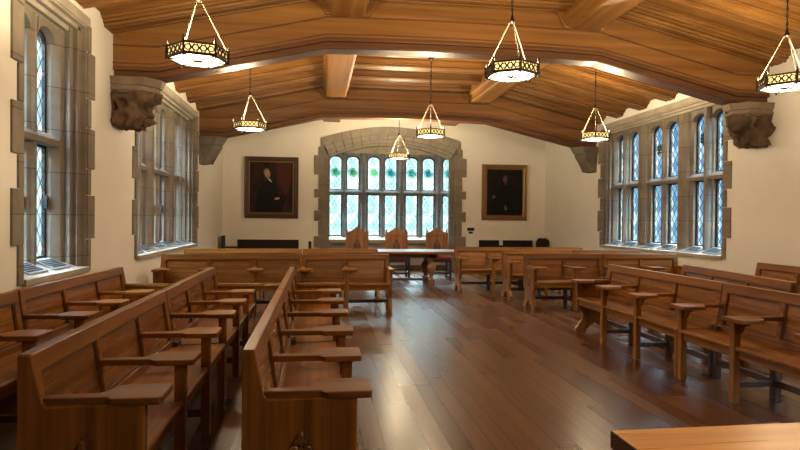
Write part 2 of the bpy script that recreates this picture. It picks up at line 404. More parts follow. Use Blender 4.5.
# ---------------------------------------------------------------- windows
def window(name, origin, rz, lights, zs0, zg, zt, zh, u0, u1, ztop, dg, glass, quoins=True, grilles=True, wide=.17, stone_m=None, medals=None, shields=None):
    sm = stone_m or STN
    root = struct(empty(name, origin, rz))
    lights = sorted(lights)
    # sill
    MB().prism([(-.04,zs0-.06),(-.04,zs0),(.05,zs0+.01),(dg-.02,zg),(dg+.1,zg+.01),(dg+.1,zs0-.06)] if quoins else
               [(-.05,zs0-.1),(-.05,zs0),(.04,zs0+.02),(dg-.02,zg),(dg+.1,zg),(dg+.1,zs0-.1)], 'X', u0, u1).build('sill', STP, root, .005)
    # jambs with stepped mouldings and quoins
    for sgn, ue, ul in ((-1,u0,lights[0][0]),(1,u1,lights[-1][1])):
        k = abs(ul-ue)
        st = [(0,0),(.10,0),(.10,.18),(.42,.18),(.36,.36),(.62,.36),(.58,.58),(.80,.60),(1,.86),(1,1.25),(0,1.25)]
        j = MB().prism([(ue-sgn*(f*k), dg*g) for f, g in st], 'Z', zs0, ztop)
        if quoins:
            z = zs0-.05; q = 0; hs = (.36,.50,.30,.46,.34,.52,.30)
            while z < ztop-.05:
                h = min(hs[q%7], ztop+.02-z); w = .20 if q%2 else .09
                j.box(min(ue,ue+sgn*w), max(ue,ue+sgn*w), -.02, .03, z+.004, z+h-.004); z += h; q += 1
        j.build('jamb', sm, root, .006)
    # head: stepped lintel above the lights
    zsp = zh-.16
    MB().prism([(0,ztop),(0,ztop-.03),(dg*.18,ztop-.03),(dg*.18,ztop-.08),(dg*.4,ztop-.07),(dg*.42,ztop-.12),(dg*.62,ztop-.11),(dg*.86,zh+.04),(dg*1.25,zh+.04),(dg*1.25,ztop)], 'X', u0, u1).build('head_moulding', STP, root, .006)
    if quoins: MB().box(u0-.06, u1+.06, -.02, .03, ztop-.01, ztop+.10).build('hood_moulding', STP, root, .012)
    hd = MB()
    for a, c in lights:
        m = (a+c)/2; r = (c-a)/2
        arc = [(m-r*math.cos(PI*i/12), zh-r*.62+r*.62*math.sin(PI*i/12)) for i in range(13)]
        hd.prism([(a-.001,zh+.06)]+arc+[(c+.001,zh+.06)], 'Y', dg-.09, dg+.09)
    hd.build('arched_head', sm, root, .004)
    # mullions
    for (a0,a1),(b0,b1) in zip(lights, lights[1:]):
        w = b0-a1; c = (a1+b0)/2; dp = wide if w > .16 else .10
        pl = [(c-w/2,dg+.09),(c-w/2,dg-.05),(c-w*.34,dg-.07),(c-w*.3,dg-dp*.7),(c-w*.16,dg-dp),(c+w*.16,dg-dp),(c+w*.3,dg-dp*.7),(c+w*.34,dg-.07),(c+w/2,dg-.05),(c+w/2,dg+.09)]
        MB().prism(pl, 'Z', zg-.03, zh+.07).build('mullion', sm, root, .004)
    # transom
    MB().prism([(dg-.12,zt-.06),(dg-.13,zt+.0),(dg-.05,zt+.07),(dg+.09,zt+.07),(dg+.09,zt-.06)], 'X', lights[0][0]-.02, lights[-1][1]+.02).build('transom', sm, root, .006)
    cols = [(.25,.85,.80),(.45,.80,.90),(.55,.85,.35),(.95,.70,.25),(.75,.85,.40),(.20,.65,.90),(.35,.8,.7),(.3,.6,.9)]
    for k, (a, c) in enumerate(lights):
        m = (a+c)/2; r = (c-a)/2
        for lo in (True, False):
            z0, z1 = (zg, zt-.05) if lo else (zt+.06, zh)
            if lo: out = [(a,z0),(c,z0),(c,z1),(a,z1)]
            else:
                arc = [(m+r*math.cos(PI*i/12), zh-r*.62+r*.62*math.sin(PI*i/12)) for i in range(13)]
                out = [(a,z0),(c,z0)]+arc
            cx, cz = m, (z0+z1)/2
            p = MB().prism([(u-m, z-cz) for u, z in out], 'Y', -.003, .003).build('pane', glass, root, loc=(m, dg+.02, cz))
            e = .034
            fr = MB()
            inn = [((u-m)*(1-e/r), (z-cz)*(1-e/((z1-z0)/2))) for u, z in out]; ou = [(u-m, z-cz) for u, z in out]
            n = len(ou)
            for i in range(n):
                j = (i+1)%n
                A = [(ou[i][0],-.018,ou[i][1]),(inn[i][0],-.018,inn[i][1]),(inn[i][0],.012,inn[i][1]),(ou[i][0],.012,ou[i][1])]
                B = [(ou[j][0],-.018,ou[j][1]),(inn[j][0],-.018,inn[j][1]),(inn[j][0],.012,inn[j][1]),(ou[j][0],.012,ou[j][1])]
                fr.loft(A, B, caps=False)
            fr.build('casement', IRON, p)
            if lo and quoins:
                MB().box(r-.055,r-.025,-.05,-.015,-.07,.07).tube((r-.04,-.04,-.02),(r-.04,-.06,.06),.008).build('latch', IRON, p)
            if not lo and medals:
                cc = cols[k%8]; zc = medals-cz
                MB().lathe([(.0,-.002),(.135,-.002),(.135,.002),(0,.002)], n=28).build('medallion', tinted('medallion_glass_%d'%k, (.66,.97,.93)), p)
                o = COL.objects[-1]; o.rotation_euler = (PI/2,0,0); o.location = (0,-.012,zc)
                g2 = MB()
                for i in range(5):
                    t = 2*PI*i/5; g2.ring((.05*math.cos(t),.05*math.sin(t),-.004), .028, .0025, 'Z', 12, 4)
                g2.ring((0,0,0), .135, .005, 'Z', 28, 5); g2.ring((0,0,0), .10, .0025, 'Z', 24, 4)
                g2.build('leadwork', IRON, p).rotation_euler = (PI/2,0,0); g2o = COL.objects[-1]; g2o.location = (0,-.018,zc)
                MB().lathe([(.0,-.002),(.085,-.002),(.085,.002),(0,.002)], n=24).build('rose', tinted('rose_glass_%d'%k, tuple(.35+.65*q for q in cc)), p)
                o = COL.objects[-1]; o.rotation_euler = (PI/2,0,0); o.location = (0,-.015,zc)
            if not lo and shields and k in shields:
                zc = shields[k]-cz
                sp = [(-.09,.12),(.09,.12),(.09,-.02),(.06,-.09),(0,-.14),(-.06,-.09),(-.09,-.02)]
                MB().prism([(x,z+zc) for x,z in sp], 'Y', -.014, -.010).build('heraldic_shield', tinted('shield_glass_%d'%k, (.9,.85,.7)), p)
                bars = MB()
                for zz in (.07,.01,-.05): bars.box(-.085,.085,-.019,-.015,zc+zz-.016,zc+zz+.016)
                bars.build('shield_bars', tinted('shield_bar_glass_%d'%k, (.05,.09,.45) if k != 2 else (.6,.35,.05)), p)
        if grilles:
            y0, y1 = .06, dg-.03
            def zz(y): return zs0+.01+(zg-zs0-.01)*(y-.05)/(dg-.07)
            g = MB().loft([(a+.0,y0,zz(y0)+.002),(c,y0,zz(y0)+.002),(c,y1,zz(y1)+.002),(a,y1,zz(y1)+.002)],
                          [(a+.0,y0,zz(y0)+.016),(c,y0,zz(y0)+.016),(c,y1,zz(y1)+.016),(a,y1,zz(y1)+.016)])
            go = g.build('sill_grille', ALU, root)
            sl = MB()
            for q in range(5):
                ya = y0+.025+q*(y1-y0-.05)/5; yb = ya+(y1-y0-.05)/5*.62
                sl.loft([(a+.03,ya,zz(ya)+.014),(c-.03,ya,zz(ya)+.014),(c-.03,yb,zz(yb)+.014),(a+.03,yb,zz(yb)+.014)],
                        [(a+.03,ya,zz(ya)+.019),(c-.03,ya,zz(ya)+.019),(c-.03,yb,zz(yb)+.019),(a+.03,yb,zz(yb)+.019)])
            sl.build('slot', IRON, go)
    return root
PAIR3 = [(o+a, o+b_) for o in (-1.40,0,1.40) for a, b_ in ((-.47,-.08),(.08,.47))]
PAIR1 = [(-.46,-.08),(.08,.46)]
k = dict(zs0=.92, zg=1.03, zt=2.30, zh=3.46, ztop=ZW1, dg=.31)
window('window_1', (XL,6.33,0), PI/2, PAIR1, u0=-.73, u1=.73, glass=GLASS_SIDE, **k)
window('window_2', (XL,10.98,0), PI/2, PAIR3, u0=-2.08, u1=2.08, glass=GLASS_SIDE, **k)
window('window_3', (XR,10.95,0), -PI/2, PAIR3, u0=-2.08, u1=2.08, glass=GLASS_SIDE, shields={4:3.0,2:2.95,5:2.9,0:2.95}, **k)
window('added_window_5', (XR,5.6,0), -PI/2, PAIR1, u0=-.73, u1=.73, glass=GLASS_SIDE, **k)  # out of view, added to bring daylight onto the near benches
window('added_window_6', (XR,.6,0), -PI/2, PAIR3, u0=-2.08, u1=2.08, glass=GLASS_SIDE, **k)  # unseen window added as fill light for the foreground
EL = [(c+a-2.43, c+b_-2.43) for c in (-.38,.75,1.87,3.0,4.13) for a, b_ in ((-.45,-.055),(.055,.45))]
WE = window('window_4', (2.43,YE+.37,0), 0, EL, zs0=.87, zg=.96, zt=2.25, zh=3.32, u0=-3.4, u1=2.8, ztop=4.2, dg=.24, glass=GLASS_END, quoins=False, grilles=False, wide=.17, stone_m=STG, medals=2.83)
# stone arch and jambs of the end window
def arch_strip(f0, f1, y0, y1, name, mat):
    b = MB(); M = 30
    pt = arch_pt
    for i in range(15):
        t0, t1 = i/15+.0012, (i+1)/15-.0012
        for j in range(2):
            ta, tb_ = t0+(t1-t0)*j/2, t0+(t1-t0)*(j+1)/2
            q = [pt(ta,f0), pt(tb_,f0), pt(tb_,f1), pt(ta,f1)]
            b.loft([(x-2.43,y0-YE-.37,z) for x,z in q], [(x-2.43,y1-YE-.37,z) for x,z in q])
    return b.build(name, mat, WE)
arch_strip(.55,1.0,YE-.035,YE+.10,'arch_ring',STR)
arch_strip(.30,.55,YE+.02,YE+.20,'arch_moulding',STR)
arch_strip(.13,.30,YE+.10,YE+.28,'arch_moulding',STR)
arch_strip(-.02,.13,YE+.19,YE+.37,'arch_moulding',STR)
for sgn, xi, xo in ((-1,AX0,.055),(1,AX1,4.085)):
    zs = z_in(AX0); j = MB()
    def seg(f0, f1, y0, y1, zt_):
        a, c = sorted((xi+(xo-xi)*f0, xi+(xo-xi)*f1)); j.box(a-2.43,c-2.43,y0-YE-.37,y1-YE-.37,0,zt_)
    seg(.55,1,YE-.03,YE+.10,z_out(.055)-.02); seg(.30,.55,YE+.02,YE+.20,zs+.14); seg(.13,.30,YE+.10,YE+.28,zs+.07); seg(-.02,.13,YE+.19,YE+.37,zs)
    z = .1; q = 0; hs = (.55,.33,.42,.30,.36,.24,.40)
    while z < 3.3:
        h = hs[q%7]; w = .17 if q%2 else .05
        a, c = sorted((xo, xo+sgn*w)); j.box(a-2.43,c-2.43,-.40,-.32,z+.004,min(z+h,3.5)-.004); z += h; q += 1
    j.build('jamb', STN, WE, .006)

# ---------------------------------------------------------------- benches
SEAT, ARMZ, BACK = .475, .70, .908
def end_panel(x0, x1, name, parent):
    pts = [(-.255,.683),(-.255,.37),(-.215,.315),(-.175,.25),(-.185,.17),(-.235,.10),(-.265,.065),(-.265,0),(-.13,0),(-.115,.05),(-.06,.10),(0,.135),
           (.06,.10),(.115,.05),(.13,0),(.265,0),(.265,.065),(.235,.10),(.185,.17),(.175,.25),(.215,.315),(.26,.37),(.26,BACK-.005),(.205,BACK-.005),(.165,.70),(.15,.683)]
    return MB().prism(pts, 'X', x0, x1).build(name, OZ, parent, .006)
def rosette(x, sgn, parent):
    # carved lozenge on the outer face of a bench end
    e = .004*sgn; zc = .455
    loz = [(0,-.095),(.058,0),(0,.095),(-.058,0)]
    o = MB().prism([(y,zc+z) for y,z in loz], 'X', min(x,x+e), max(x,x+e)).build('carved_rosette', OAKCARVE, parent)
    pet = MB()
    for dy, dz, ry_, rz_ in ((0,.048,.018,.040),(0,-.048,.018,.040),(.030,0,.024,.020),(-.030,0,.024,.020),(.02,.028,.012,.016),(-.02,.028,.012,.016),(.02,-.028,.012,.016),(-.02,-.028,.012,.016),(0,0,.014,.014)):
        ring = [(dy+ry_*math.cos(2*PI*i/10), zc+dz+rz_*math.sin(2*PI*i/10)) for i in range(10)]
        c1 = [(dy+.6*ry_*math.cos(2*PI*i/10), zc+dz+.6*rz_*math.sin(2*PI*i/10)) for i in range(10)]
        pet.loft([(x+e*.5,y,z) for y,z in ring], [(x+e*2.6,y,z) for y,z in c1])
    pet.build('carved_petals', OZ, o)
def tablet(xp, name, parent, bracket=True):
    out = [(xp-.033,.175),(xp-.036,-.09),(xp-.065,-.12),(xp-.065,-.315),(xp-.055,-.325),(xp+.15,-.325),(xp+.165,-.31),(xp+.165,-.135),(xp+.15,-.10),(xp+.11,-.075),(xp+.06,-.06),(xp+.035,-.035),(xp+.033,.175)]
    o = MB().prism(out, 'Z', ARMZ-.022, ARMZ+.012).build(name, OY, parent, .006)
    if bracket:
        MB().prism([(xp+.03,ARMZ-.022),(xp+.13,ARMZ-.022),(xp+.12,ARMZ-.04),(xp+.07,ARMZ-.055),(xp+.045,ARMZ-.11),(xp+.03,ARMZ-.12)], 'Y', -.235, -.205).build('bracket', OZ, o, .003)
    return o
def make_bench(n, p, right_solid, left_solid):
    L = n*p; h = L/2
    root = empty('tablet_arm_bench')
    # seat with a front rail
    xs_ = [-h+.012, h-.012]
    MB().prism([(-.262,SEAT-.03),(-.262,SEAT-.008),(-.25,SEAT),(.145,SEAT-.012),(.145,SEAT-.04)], 'X', *xs_).build('seat', OX, root, .004)
    MB().box(xs_[0], xs_[1], -.235, -.205, SEAT-.105, SEAT-.03).build('seat_rail', OX, root, .004)
    # reclined back: frame, panels
    def yb(z): return .135+(z-.45)/(BACK-.45)*.07       # front face of the back
    def slab(x0, x1, z0, z1, d0, d1):
        return [(yb(z0)+d0,z0),(yb(z0)+d1,z0),(yb(z1)+d1,z1),(yb(z1)+d0,z1)], x0, x1
    fr = MB()
    def add(mb, x0, x1, z0, z1, d0, d1):
        pts, a, c = slab(x0,x1,z0,z1,d0,d1); mb.prism(pts, 'X', a, c)
    add(fr, -h+.005, h-.005, BACK-.085, BACK, 0, .055)
    add(fr, -h+.005, h-.005, .45, .515, 0, .05)
    for i in range(n+1):
        xc = -h+i*p; w = .045
        a = max(-h+.005, xc-w/2 if 0 < i < n else (xc if i == 0 else xc-.075)); c = min(h-.005, xc+w/2 if 0 < i < n else (xc+.075 if i == 0 else xc))
        add(fr, a, c, .50, BACK-.08, .002, .05)
    fr.build('back_frame', OX, root, .005)
    for i in range(n):
        x0 = -h+i*p+.02; x1 = x0+p-.04
        pn = MB(); add(pn, x0, x1, .50, BACK-.075, .022, .04)
        pn.build('back_panel', OAKP, root)
        xa = -h+i*p+(.075 if i == 0 else .0225); xb = -h+(i+1)*p-(.075 if i == n-1 else .0225)
        lip = MB(); t = .012                              # moulded lip round the panel
        for q in ((xa,xb,.515,.515+t),(xa,xb,BACK-.085-t,BACK-.085),(xa,xa+t,.515,BACK-.085),(xb-t,xb,.515,BACK-.085)): add(lip, *q, .010, .03)
        lip.build('panel_moulding', MOULD, COL.objects[-1])
    # posts, arms and ends
    if right_solid:
        e = end_panel(-h, -h+.05, 'end_panel', root); rosette(-h, -1, e); tablet(-h+.058, 'tablet_arm', root, False)
    else:
        MB().box(-h+.002, -h+.057, -.26, -.20, 0, ARMZ-.02).build('leg', OZ, root, .006)
        MB().box(-h+.004, -h+.06, .10, .16, 0, .50).build('leg', OAKLEG, root, .006)
        tablet(-h+.03, 'tablet_arm', root)
    for i in range(1, n):
        xc = -h+i*p
        MB().box(xc-.03, xc+.03, -.272, -.212, 0, ARMZ-.02).build('leg', OZ, root, .006)
        MB().box(xc-.03, xc+.03, .10, .165, 0, .46).build('leg', OAKLEG, root, .006)
        MB().box(xc-.02, xc+.02, -.215, .105, .13, .18).build('stretcher', OAKLEG, root, .004)
        tablet(xc, 'tablet_arm', root)
    if left_solid:
        e = end_panel(h-.05, h, 'end_panel', root); rosette(h, 1, e)
        MB().prism([(h-.065,.175),(h-.065,-.31),(h-.055,-.325),(h+.005,-.325),(h+.012,-.31),(h+.012,.175)], 'Z', ARMZ-.022, ARMZ+.012).build('armrest', OY, root, .006)
    else:
        MB().box(h-.057, h-.002, -.26, -.20, 0, SEAT-.03).build('leg', OZ, root, .006)
        MB().box(h-.06, h-.004, .10, .16, 0, .50).build('leg', OAKLEG, root, .006)
    MB().box(-h+.03, h-.03, .115, .15, .13, .185).build('stretcher', OAKLEG, root, .004)
    return root
_protos = {}
def bench(n, p, rs, ls, x, y, rz, label, group):
    key = (n, p, rs, ls)
    if key not in _protos:
        o = _protos[key] = make_bench(*key)
    else: o = copy_tree(_protos[key])
    o.location = (x, y, 0); o.rotation_euler = (0,0,rz)
    return tag(o, label, 'bench', group)
P3, GX = .742, .26
L3 = 3*P3
GL, GD, GS, GR = 'oak benches facing across the room from the left', 'oak benches facing the camera on the left', 'oak benches facing the camera on the right', 'oak benches along the right wall'
YB = 2.66
bench(3,P3,True,False, -.33+GX, YB+L3/2, PI/2, 'oak bench by the central aisle, nearest the camera, carved end', GL)
bench(3,P3,False,True, -.33+GX, YB+L3*1.5+.01, PI/2, 'oak bench by the central aisle, behind the nearest aisle bench', GL)
bench(3,P3,True,False, -1.255+GX, YB+L3/2, PI/2, 'oak bench with carved end at the bottom left, nearest in middle row', GL)
bench(3,P3,False,True, -1.255+GX, YB+L3*1.5+.01, PI/2, 'oak bench in the middle left row, far half beyond the seam', GL)
a = math.radians(88)
bench(3,P3,False,False, -2.14, YB+.02+L3/2, a, 'oak bench along the left wall, cut off by the left picture edge', GL)
bench(3,P3,False,True, -2.07, YB+.04+L3*1.5+.01, a, 'oak bench along the left wall under the narrow window', GL)
PD = .713
def drow(y, xr, names):
    w2, w3 = 2*PD, 3*PD
    bench(2,PD,False,True, xr-w2/2, y, 0, names[0], GD)
    bench(3,PD,True,False, xr-w2-.005-w3/2, y, 0, names[1], GD)
drow(9.30, 1.16, ('two seat oak bench at the aisle end of the front cross row, left side', 'three seat oak bench of the front cross row beside the left window'))
drow(10.95, 1.14, ('two seat oak bench behind the front cross row, its aisle half', 'three seat oak bench behind the front cross row, left half by the window'))
PS = .71
def srow(y, xl, names):
    w = 2*PS
    bench(2,PS,True,False, xl+w/2, y, 0, names[0], GS)
    bench(2,PS,False,True, xl+w*1.5+.005, y, 0, names[1], GS)
srow(9.47, 3.53, ('oak bench facing forward with carved end, front row right of the aisle', 'oak bench under the right window, wall half of the front cross row'))
srow(10.72, 3.54, ('oak bench behind the right front cross row, aisle end just showing', 'oak bench second row under the right window, mostly hidden top rail'))
srow(11.80, 2.85, ('oak bench right of the refectory table, rearmost of three rows', 'oak bench of the rearmost right row, wall half, only its rail shows'))
YR1 = 7.40
bench(3,P3*1.01,True,False, 3.93-GX, YR1-L3*1.01/2, -PI/2, 'oak bench on the right facing the aisle, far half with shaped foot', GR)
bench(3,P3*1.01,False,True, 3.92-GX, YR1-L3*1.01*1.5-.015, -PI/2, 'oak bench on the right facing the aisle, cut by the right picture edge', GR)
t8 = math.radians(8)
dx, dy = -math.sin(t8), -math.cos(t8)
bx, by = 4.98-GX, 7.38
bench(3,P3,True,False, bx+dx*L3/2, by+dy*L3/2, -PI/2-t8, 'oak bench behind the right aisle bench, only its back shows', GR)
bench(3,P3,True,True, 6.36-GX, 7.70-L3/2, -PI/2-math.radians(1), 'oak bench against the plaster of the right wall, at the picture edge', GR)

# ---------------------------------------------------------------- foreground table
t = tag(empty('oak_table', (1.86,1.50,0), math.radians(0)), 'honey coloured oak table top at the bottom right corner', 'table')
MB().box(-.82,.82,-.40,.45,.715,.752).build('tabletop', TABLE, t, .003)
for x in (-.811,.811): MB().box(x-.011,x+.011,-.40,.452,.690,.7505).build('edge_strip', TABLED, t, .002)
MB().box(-.70,.70,-.30,-.27,.61,.715).box(-.70,.70,.30,.33,.61,.715).box(-.70,-.67,-.3,.33,.61,.715).box(.67,.70,-.3,.33,.61,.715).build('apron', TABLED, t, .003)
for x in (-.66,.66):
    for y in (-.27,.30): MB().box(x-.04,x+.04,y-.04,y+.04,0,.715).build('leg', TABLED, t, .006)

# ---------------------------------------------------------------- refectory table and carved chairs
t = tag(empty('refectory_table', (1.45,13.1,0)), 'long dark refectory table with bulbous legs in front of the carved chairs', 'table')
MB().box(-1.75,1.85,-.56,.56,.725,.775).build('tabletop', OX, t, .008)
MB().box(-1.3,1.18,-.40,-.36,.63,.725).box(-1.3,1.18,.36,.40,.63,.725).box(-1.3,-1.26,-.4,.4,.63,.725).box(1.1,1.14,-.4,.4,.63,.725).build('apron', OAKLEG, t, .004)
bal = [(.055,.06),(.055,.16),(.04,.17),(.05,.19),(.035,.21),(.06,.27),(.088,.35),(.105,.43),(.088,.48),(.045,.51),(.035,.53),(.055,.55),(.04,.57),(.06,.60),(.06,.64)]
for x in (-1.15,1.05):
    for y in (-.34,.38):
        lg = MB().lathe(bal, x, y).box(x-.06,x+.06,y-.06,y+.06,0,.16).box(x-.06,x+.06,y-.06,y+.06,.60,.72)
        lg.build('leg', CHW, t, .004)
MB().box(-1.15,1.05,-.03,.03,.09,.15).box(-1.18,-1.12,-.34,.38,.09,.15).box(1.02,1.08,-.34,.38,.09,.15).build('stretcher', OAKLEG, t, .004)

CHD = plain('chair_carving_dark_oak', (.085,.034,.013), .5)  # darker oak of the carved arch on the chair backs
def make_chair():
    r = empty('carved_chair')
    w = .29
    MB().box(-w,w,-.28,.24,.47,.545).build('seat', RED, r, .03, 3)
    MB().box(-w,w,-.27,.25,.40,.475).build('seat_rail', DARKLEG, r, .005)
    for x in (-w+.03,w-.03):
        MB().box(x-.028,x+.028,-.27,-.215,0,.42).build('leg', DARKLEG, r, .006)
        MB().box(x-.028,x+.028,.20,.255,0,.45).build('leg', DARKLEG, r, .006)
        MB().box(x-.018,x+.018,-.22,.21,.10,.15).build('stretcher', DARKLEG, r, .004)
        st = MB().box(x-.032,x+.032,.21,.265,.45,1.13)
        so = st.build('back_post', CHW, r, .005)
        MB().lathe([(.022,1.13),(.03,1.15),(.018,1.17),(.026,1.19),(.0,1.22)], x, .237, 10).build('finial', CHW, so)
    MB().box(-w+.04,w-.04,-.255,-.225,.10,.15).box(-w+.04,w-.04,.215,.245,.16,.21).build('stretcher', DARKLEG, r, .004)
    ped = [(-w+.05,.56),(w-.05,.56),(w-.05,1.10),(w-.06,1.14),(w-.12,1.165),(w-.17,1.20),(.055,1.235),(.03,1.27),(0,1.285),(-.03,1.27),(-.055,1.235),(-w+.17,1.20),(-w+.12,1.165),(-w+.06,1.14),(-w+.05,1.10)]
    MB().prism(ped, 'Y', .222, .252).build('backrest', CHW, r, .005)
    fr = MB()
    for q in ((-.20,.20,1.06,1.09),(-.20,.20,.62,.65),(-.20,-.17,.62,1.09),(.17,.20,.62,1.09)): fr.box(q[0],q[1],.205,.224,q[2],q[3])
    fr.build('panel_frame', CHW, r, .004)
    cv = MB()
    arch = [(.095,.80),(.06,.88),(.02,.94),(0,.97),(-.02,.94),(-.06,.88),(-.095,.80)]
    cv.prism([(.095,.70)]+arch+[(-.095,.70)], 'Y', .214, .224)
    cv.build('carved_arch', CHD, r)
    c2 = MB()
    for i in range(5):
        tt = PI*(i+.5)/5; c2.tube((0,.212,.80),(.06*math.cos(tt),.212,.84+.08*math.sin(tt)),.010,.004,6)
    c2.tube((0,.212,.70),(0,.212,.82),.012,.012,6).build('carved_leaf', CHW, r)
    return r
ch = make_chair()
for i, (x, lab) in enumerate(((.99,'leftmost carved high-backed chair behind the refectory table'),(2.0,'middle carved high-backed chair with red seat behind the refectory table'),(3.06,'rightmost carved high-backed chair beside the arch jamb'))):
    c = ch if i == 0 else copy_tree(ch)
    c.location = (x, 14.68, 0); tag(c, lab, 'chair', 'carved chairs behind the refectory table')

# ---------------------------------------------------------------- black chairs and small things by the end wall
def black_chair(loc, rz, hb, label, rounded=False, arms=False, w=.22):
    r = tag(empty('black_chair', loc, rz), label, 'chair')
    MB().box(-w,w,-.23,.22,.42,.47).build('seat', BFAB, r, .015, 3)
    if rounded:
        pr = [(-w,.50),(w,.50),(w+.01,hb-.1),(w-.02,hb-.045),(w-.09,hb-.01),(.08,hb),(.03,hb-.006),(0,hb-.012),(-.05,hb),(-.12,hb-.004),(-w+.03,hb-.05),(-w-.01,hb-.12)]
        MB().prism(pr, 'Y', .17, .26).build('backrest', BFAB, r, .03, 3)
    else:
        MB().prism([(-w,.55),(w,.55),(w,hb-.03),(w-.04,hb),(-w+.04,hb),(-w,hb-.03)], 'Y', .19, .235).build('backrest', BFAB, r, .012)
    for x in (-w+.02,w-.02):
        MB().tube((x,-.20,0),(x,-.20,.43),.014).build('leg', IRON, r)
        MB().tube((x,.22,0),(x,.21,.60),.014).build('leg', IRON, r)
        if arms: MB().box(x-.025,x+.025,-.20,.20,.67,.70).tube((x,-.17,.45),(x,-.17,.68),.012).build('armrest', BFAB, r, .008)
    return r
black_chair((-2.28,16.05,0), PI/2, 1.0, 'black armchair by the left corner, beside the left radiator grille', arms=True)
black_chair((.0,15.9,0), PI/2+.1, .86, 'low black chair edge just left of the arch jamb')
black_chair((6.43,15.95,0), .0, .97, 'black chair with rounded back in the right far corner', rounded=True, w=.19)
def grille(x0, x1, z0, z1, label):
    r = tag(empty('radiator_grille', ((x0+x1)/2, YE, z0)), label, 'radiator grille', 'black radiator grilles')
    w = (x1-x0)/2; h = z1-z0
    MB().box(-w,w,-.02,-.002,0,h).build('back_plate', BLACK, r)
    MB().box(-w,w,-.05,-.02,0,.03).box(-w,w,-.05,-.02,h-.03,h).box(-w,-w+.03,-.05,-.02,.03,h-.03).box(w-.03,w,-.05,-.02,.03,h-.03).build('frame', BLACK, r, .004)
    s = MB(); n = int(w*2/.055)
    for i in range(n): s.box(-w+.04+i*.055,-w+.062+i*.055,-.04,-.02,.03,h-.03)
    s.build('bars', IRON, r)
grille(-2.24+.05,-.53,.25,.875,'long black radiator grille on the end wall under the left portrait')
grille(4.66,6.28,.25,.885,'long black radiator grille on the end wall under the right portrait')
c = tag(MB().box(-.055,.055,-.02,0,0,.15).box(-.045,.02,-.03,-.02,.02,.12).build('paper_card', PAPER, None, .002, loc=(5.31,YE-.046,.74)), 'small white card on the front of the right black grille', 'card')
for z0, w, h, lab in ((1.20,.105,.045,'upper small black plaque on the end wall right of the arch'),(1.10,.06,.028,'lower small black plaque on the end wall right of the arch')):
    o = tag(empty('wall_plaque', (4.41,YE,z0)), lab, 'plaque')
    MB().box(-w,w,-.015,-.001,-h,h).build('plate', BLACK, o, .003)
    MB().box(-w*.8,w*.8,-.018,-.015,-h*.25,h*.25).build('raised_strip', IRON, o)

# ---------------------------------------------------------------- portraits
def canvas_mat(name, a, b_, cx, cz):
    t = NT(name); v = t.coords((1.3,1,.8)); n = t.new('ShaderNodeTexNoise', Scale=3.0, Detail=6.0, Distortion=1.2); t.link(v, n.inputs['Vector'])
    t.bsdf(t.ramp(n.outputs['Fac'], [(.35,a),(.75,b_)]), .5, spec=.15); return t.m
SKIN = plain('painted_skin', (.50,.23,.13), .5, spec=.15); SKIND = plain('painted_skin_dim', (.11,.05,.035), .5)
HAIRW = plain('painted_grey_hair', (.20,.16,.13), .5); SUIT = plain('painted_black_suit', (.007,.006,.007), .5, spec=.15); SHIRT = plain('painted_shirt', (.42,.40,.38), .5); CLOTH = plain('painted_curtain', (.065,.015,.010), .5, spec=.15); HANDD = plain('painted_dim_hand', (.055,.045,.042), .5); HAIRD = plain('painted_dark_hair', (.012,.008,.006), .5)
def ell(cx, cz, rx, rz, n=18, rot=0):
    return [(cx+rx*math.cos(2*PI*i/n)*math.cos(rot)-rz*math.sin(2*PI*i/n)*math.sin(rot), cz+rx*math.cos(2*PI*i/n)*math.sin(rot)+rz*math.sin(2*PI*i/n)*math.cos(rot)) for i in range(n)]
def portrait(xc, z0, z1, w, fw, fm, cm, label, shapes):
    r = tag(empty('portrait_painting', (xc, YE, z0)), label, 'painting')
    h = z1-z0; W = w/2
    f = MB()
    sec = [(0,-.002),(0,-.05),(fw*.15,-.085),(fw*.35,-.07),(fw*.6,-.075),(fw*.8,-.05),(fw,-.045),(fw,-.002)]
    cor = [(-W,0,1,1),(W,0,-1,1),(W,h,-1,-1),(-W,h,1,-1)]
    for i in range(4):
        A, B = cor[i], cor[(i+1)%4]
        f.loft([(A[0]+A[2]*d,y,A[1]+A[3]*d) for d,y in sec], [(B[0]+B[2]*d,y,B[1]+B[3]*d) for d,y in sec])
    fo = f.build('frame', fm, r)
    o = MB()
    nx, nz = int(w/.075), int(h/.075)
    pts = [(-W+fw*.45+i*(w-fw*.9)/nx, z) for i in range(nx+1) for z in (fw*.45,h-fw*.45)]+[(x, fw*.45+i*(h-fw*.9)/nz) for i in range(1,nz) for x in (-W+fw*.45,W-fw*.45)]
    for x, z in pts: o.lathe([(0,-.012),(.020,-.006),(.020,.006),(0,.012)], x, -.078, 8, z)
    o.build('frame_ornament', fm, fo)
    sl = MB(); t = .014; g = fw
    for q in ((-W+g-t,W-g+t,g-t,g),(-W+g-t,W-g+t,h-g,h-g+t),(-W+g-t,-W+g,g,h-g),(W-g,W-g+t,g,h-g)): sl.box(q[0],q[1],-.054,-.04,q[2],q[3])
    sl.build('gilt_slip', GOLD, fo)
    cv = MB().box(-W+fw-.01,W-fw+.01,-.035,-.004,fw-.01,h-fw+.01).build('canvas', cm, r)
    d = -.035
    for nm, pts, m in shapes:
        MB().prism(pts, 'Y', d-.0012, d).build(nm, m, cv); d -= .0012
C1 = canvas_mat('portrait_canvas_brown', (.010,.007,.006), (.045,.017,.012), 0, 0)
C2 = canvas_mat('portrait_canvas_black', (.006,.006,.006), (.014,.012,.011), 0, 0)
hh = 1.68
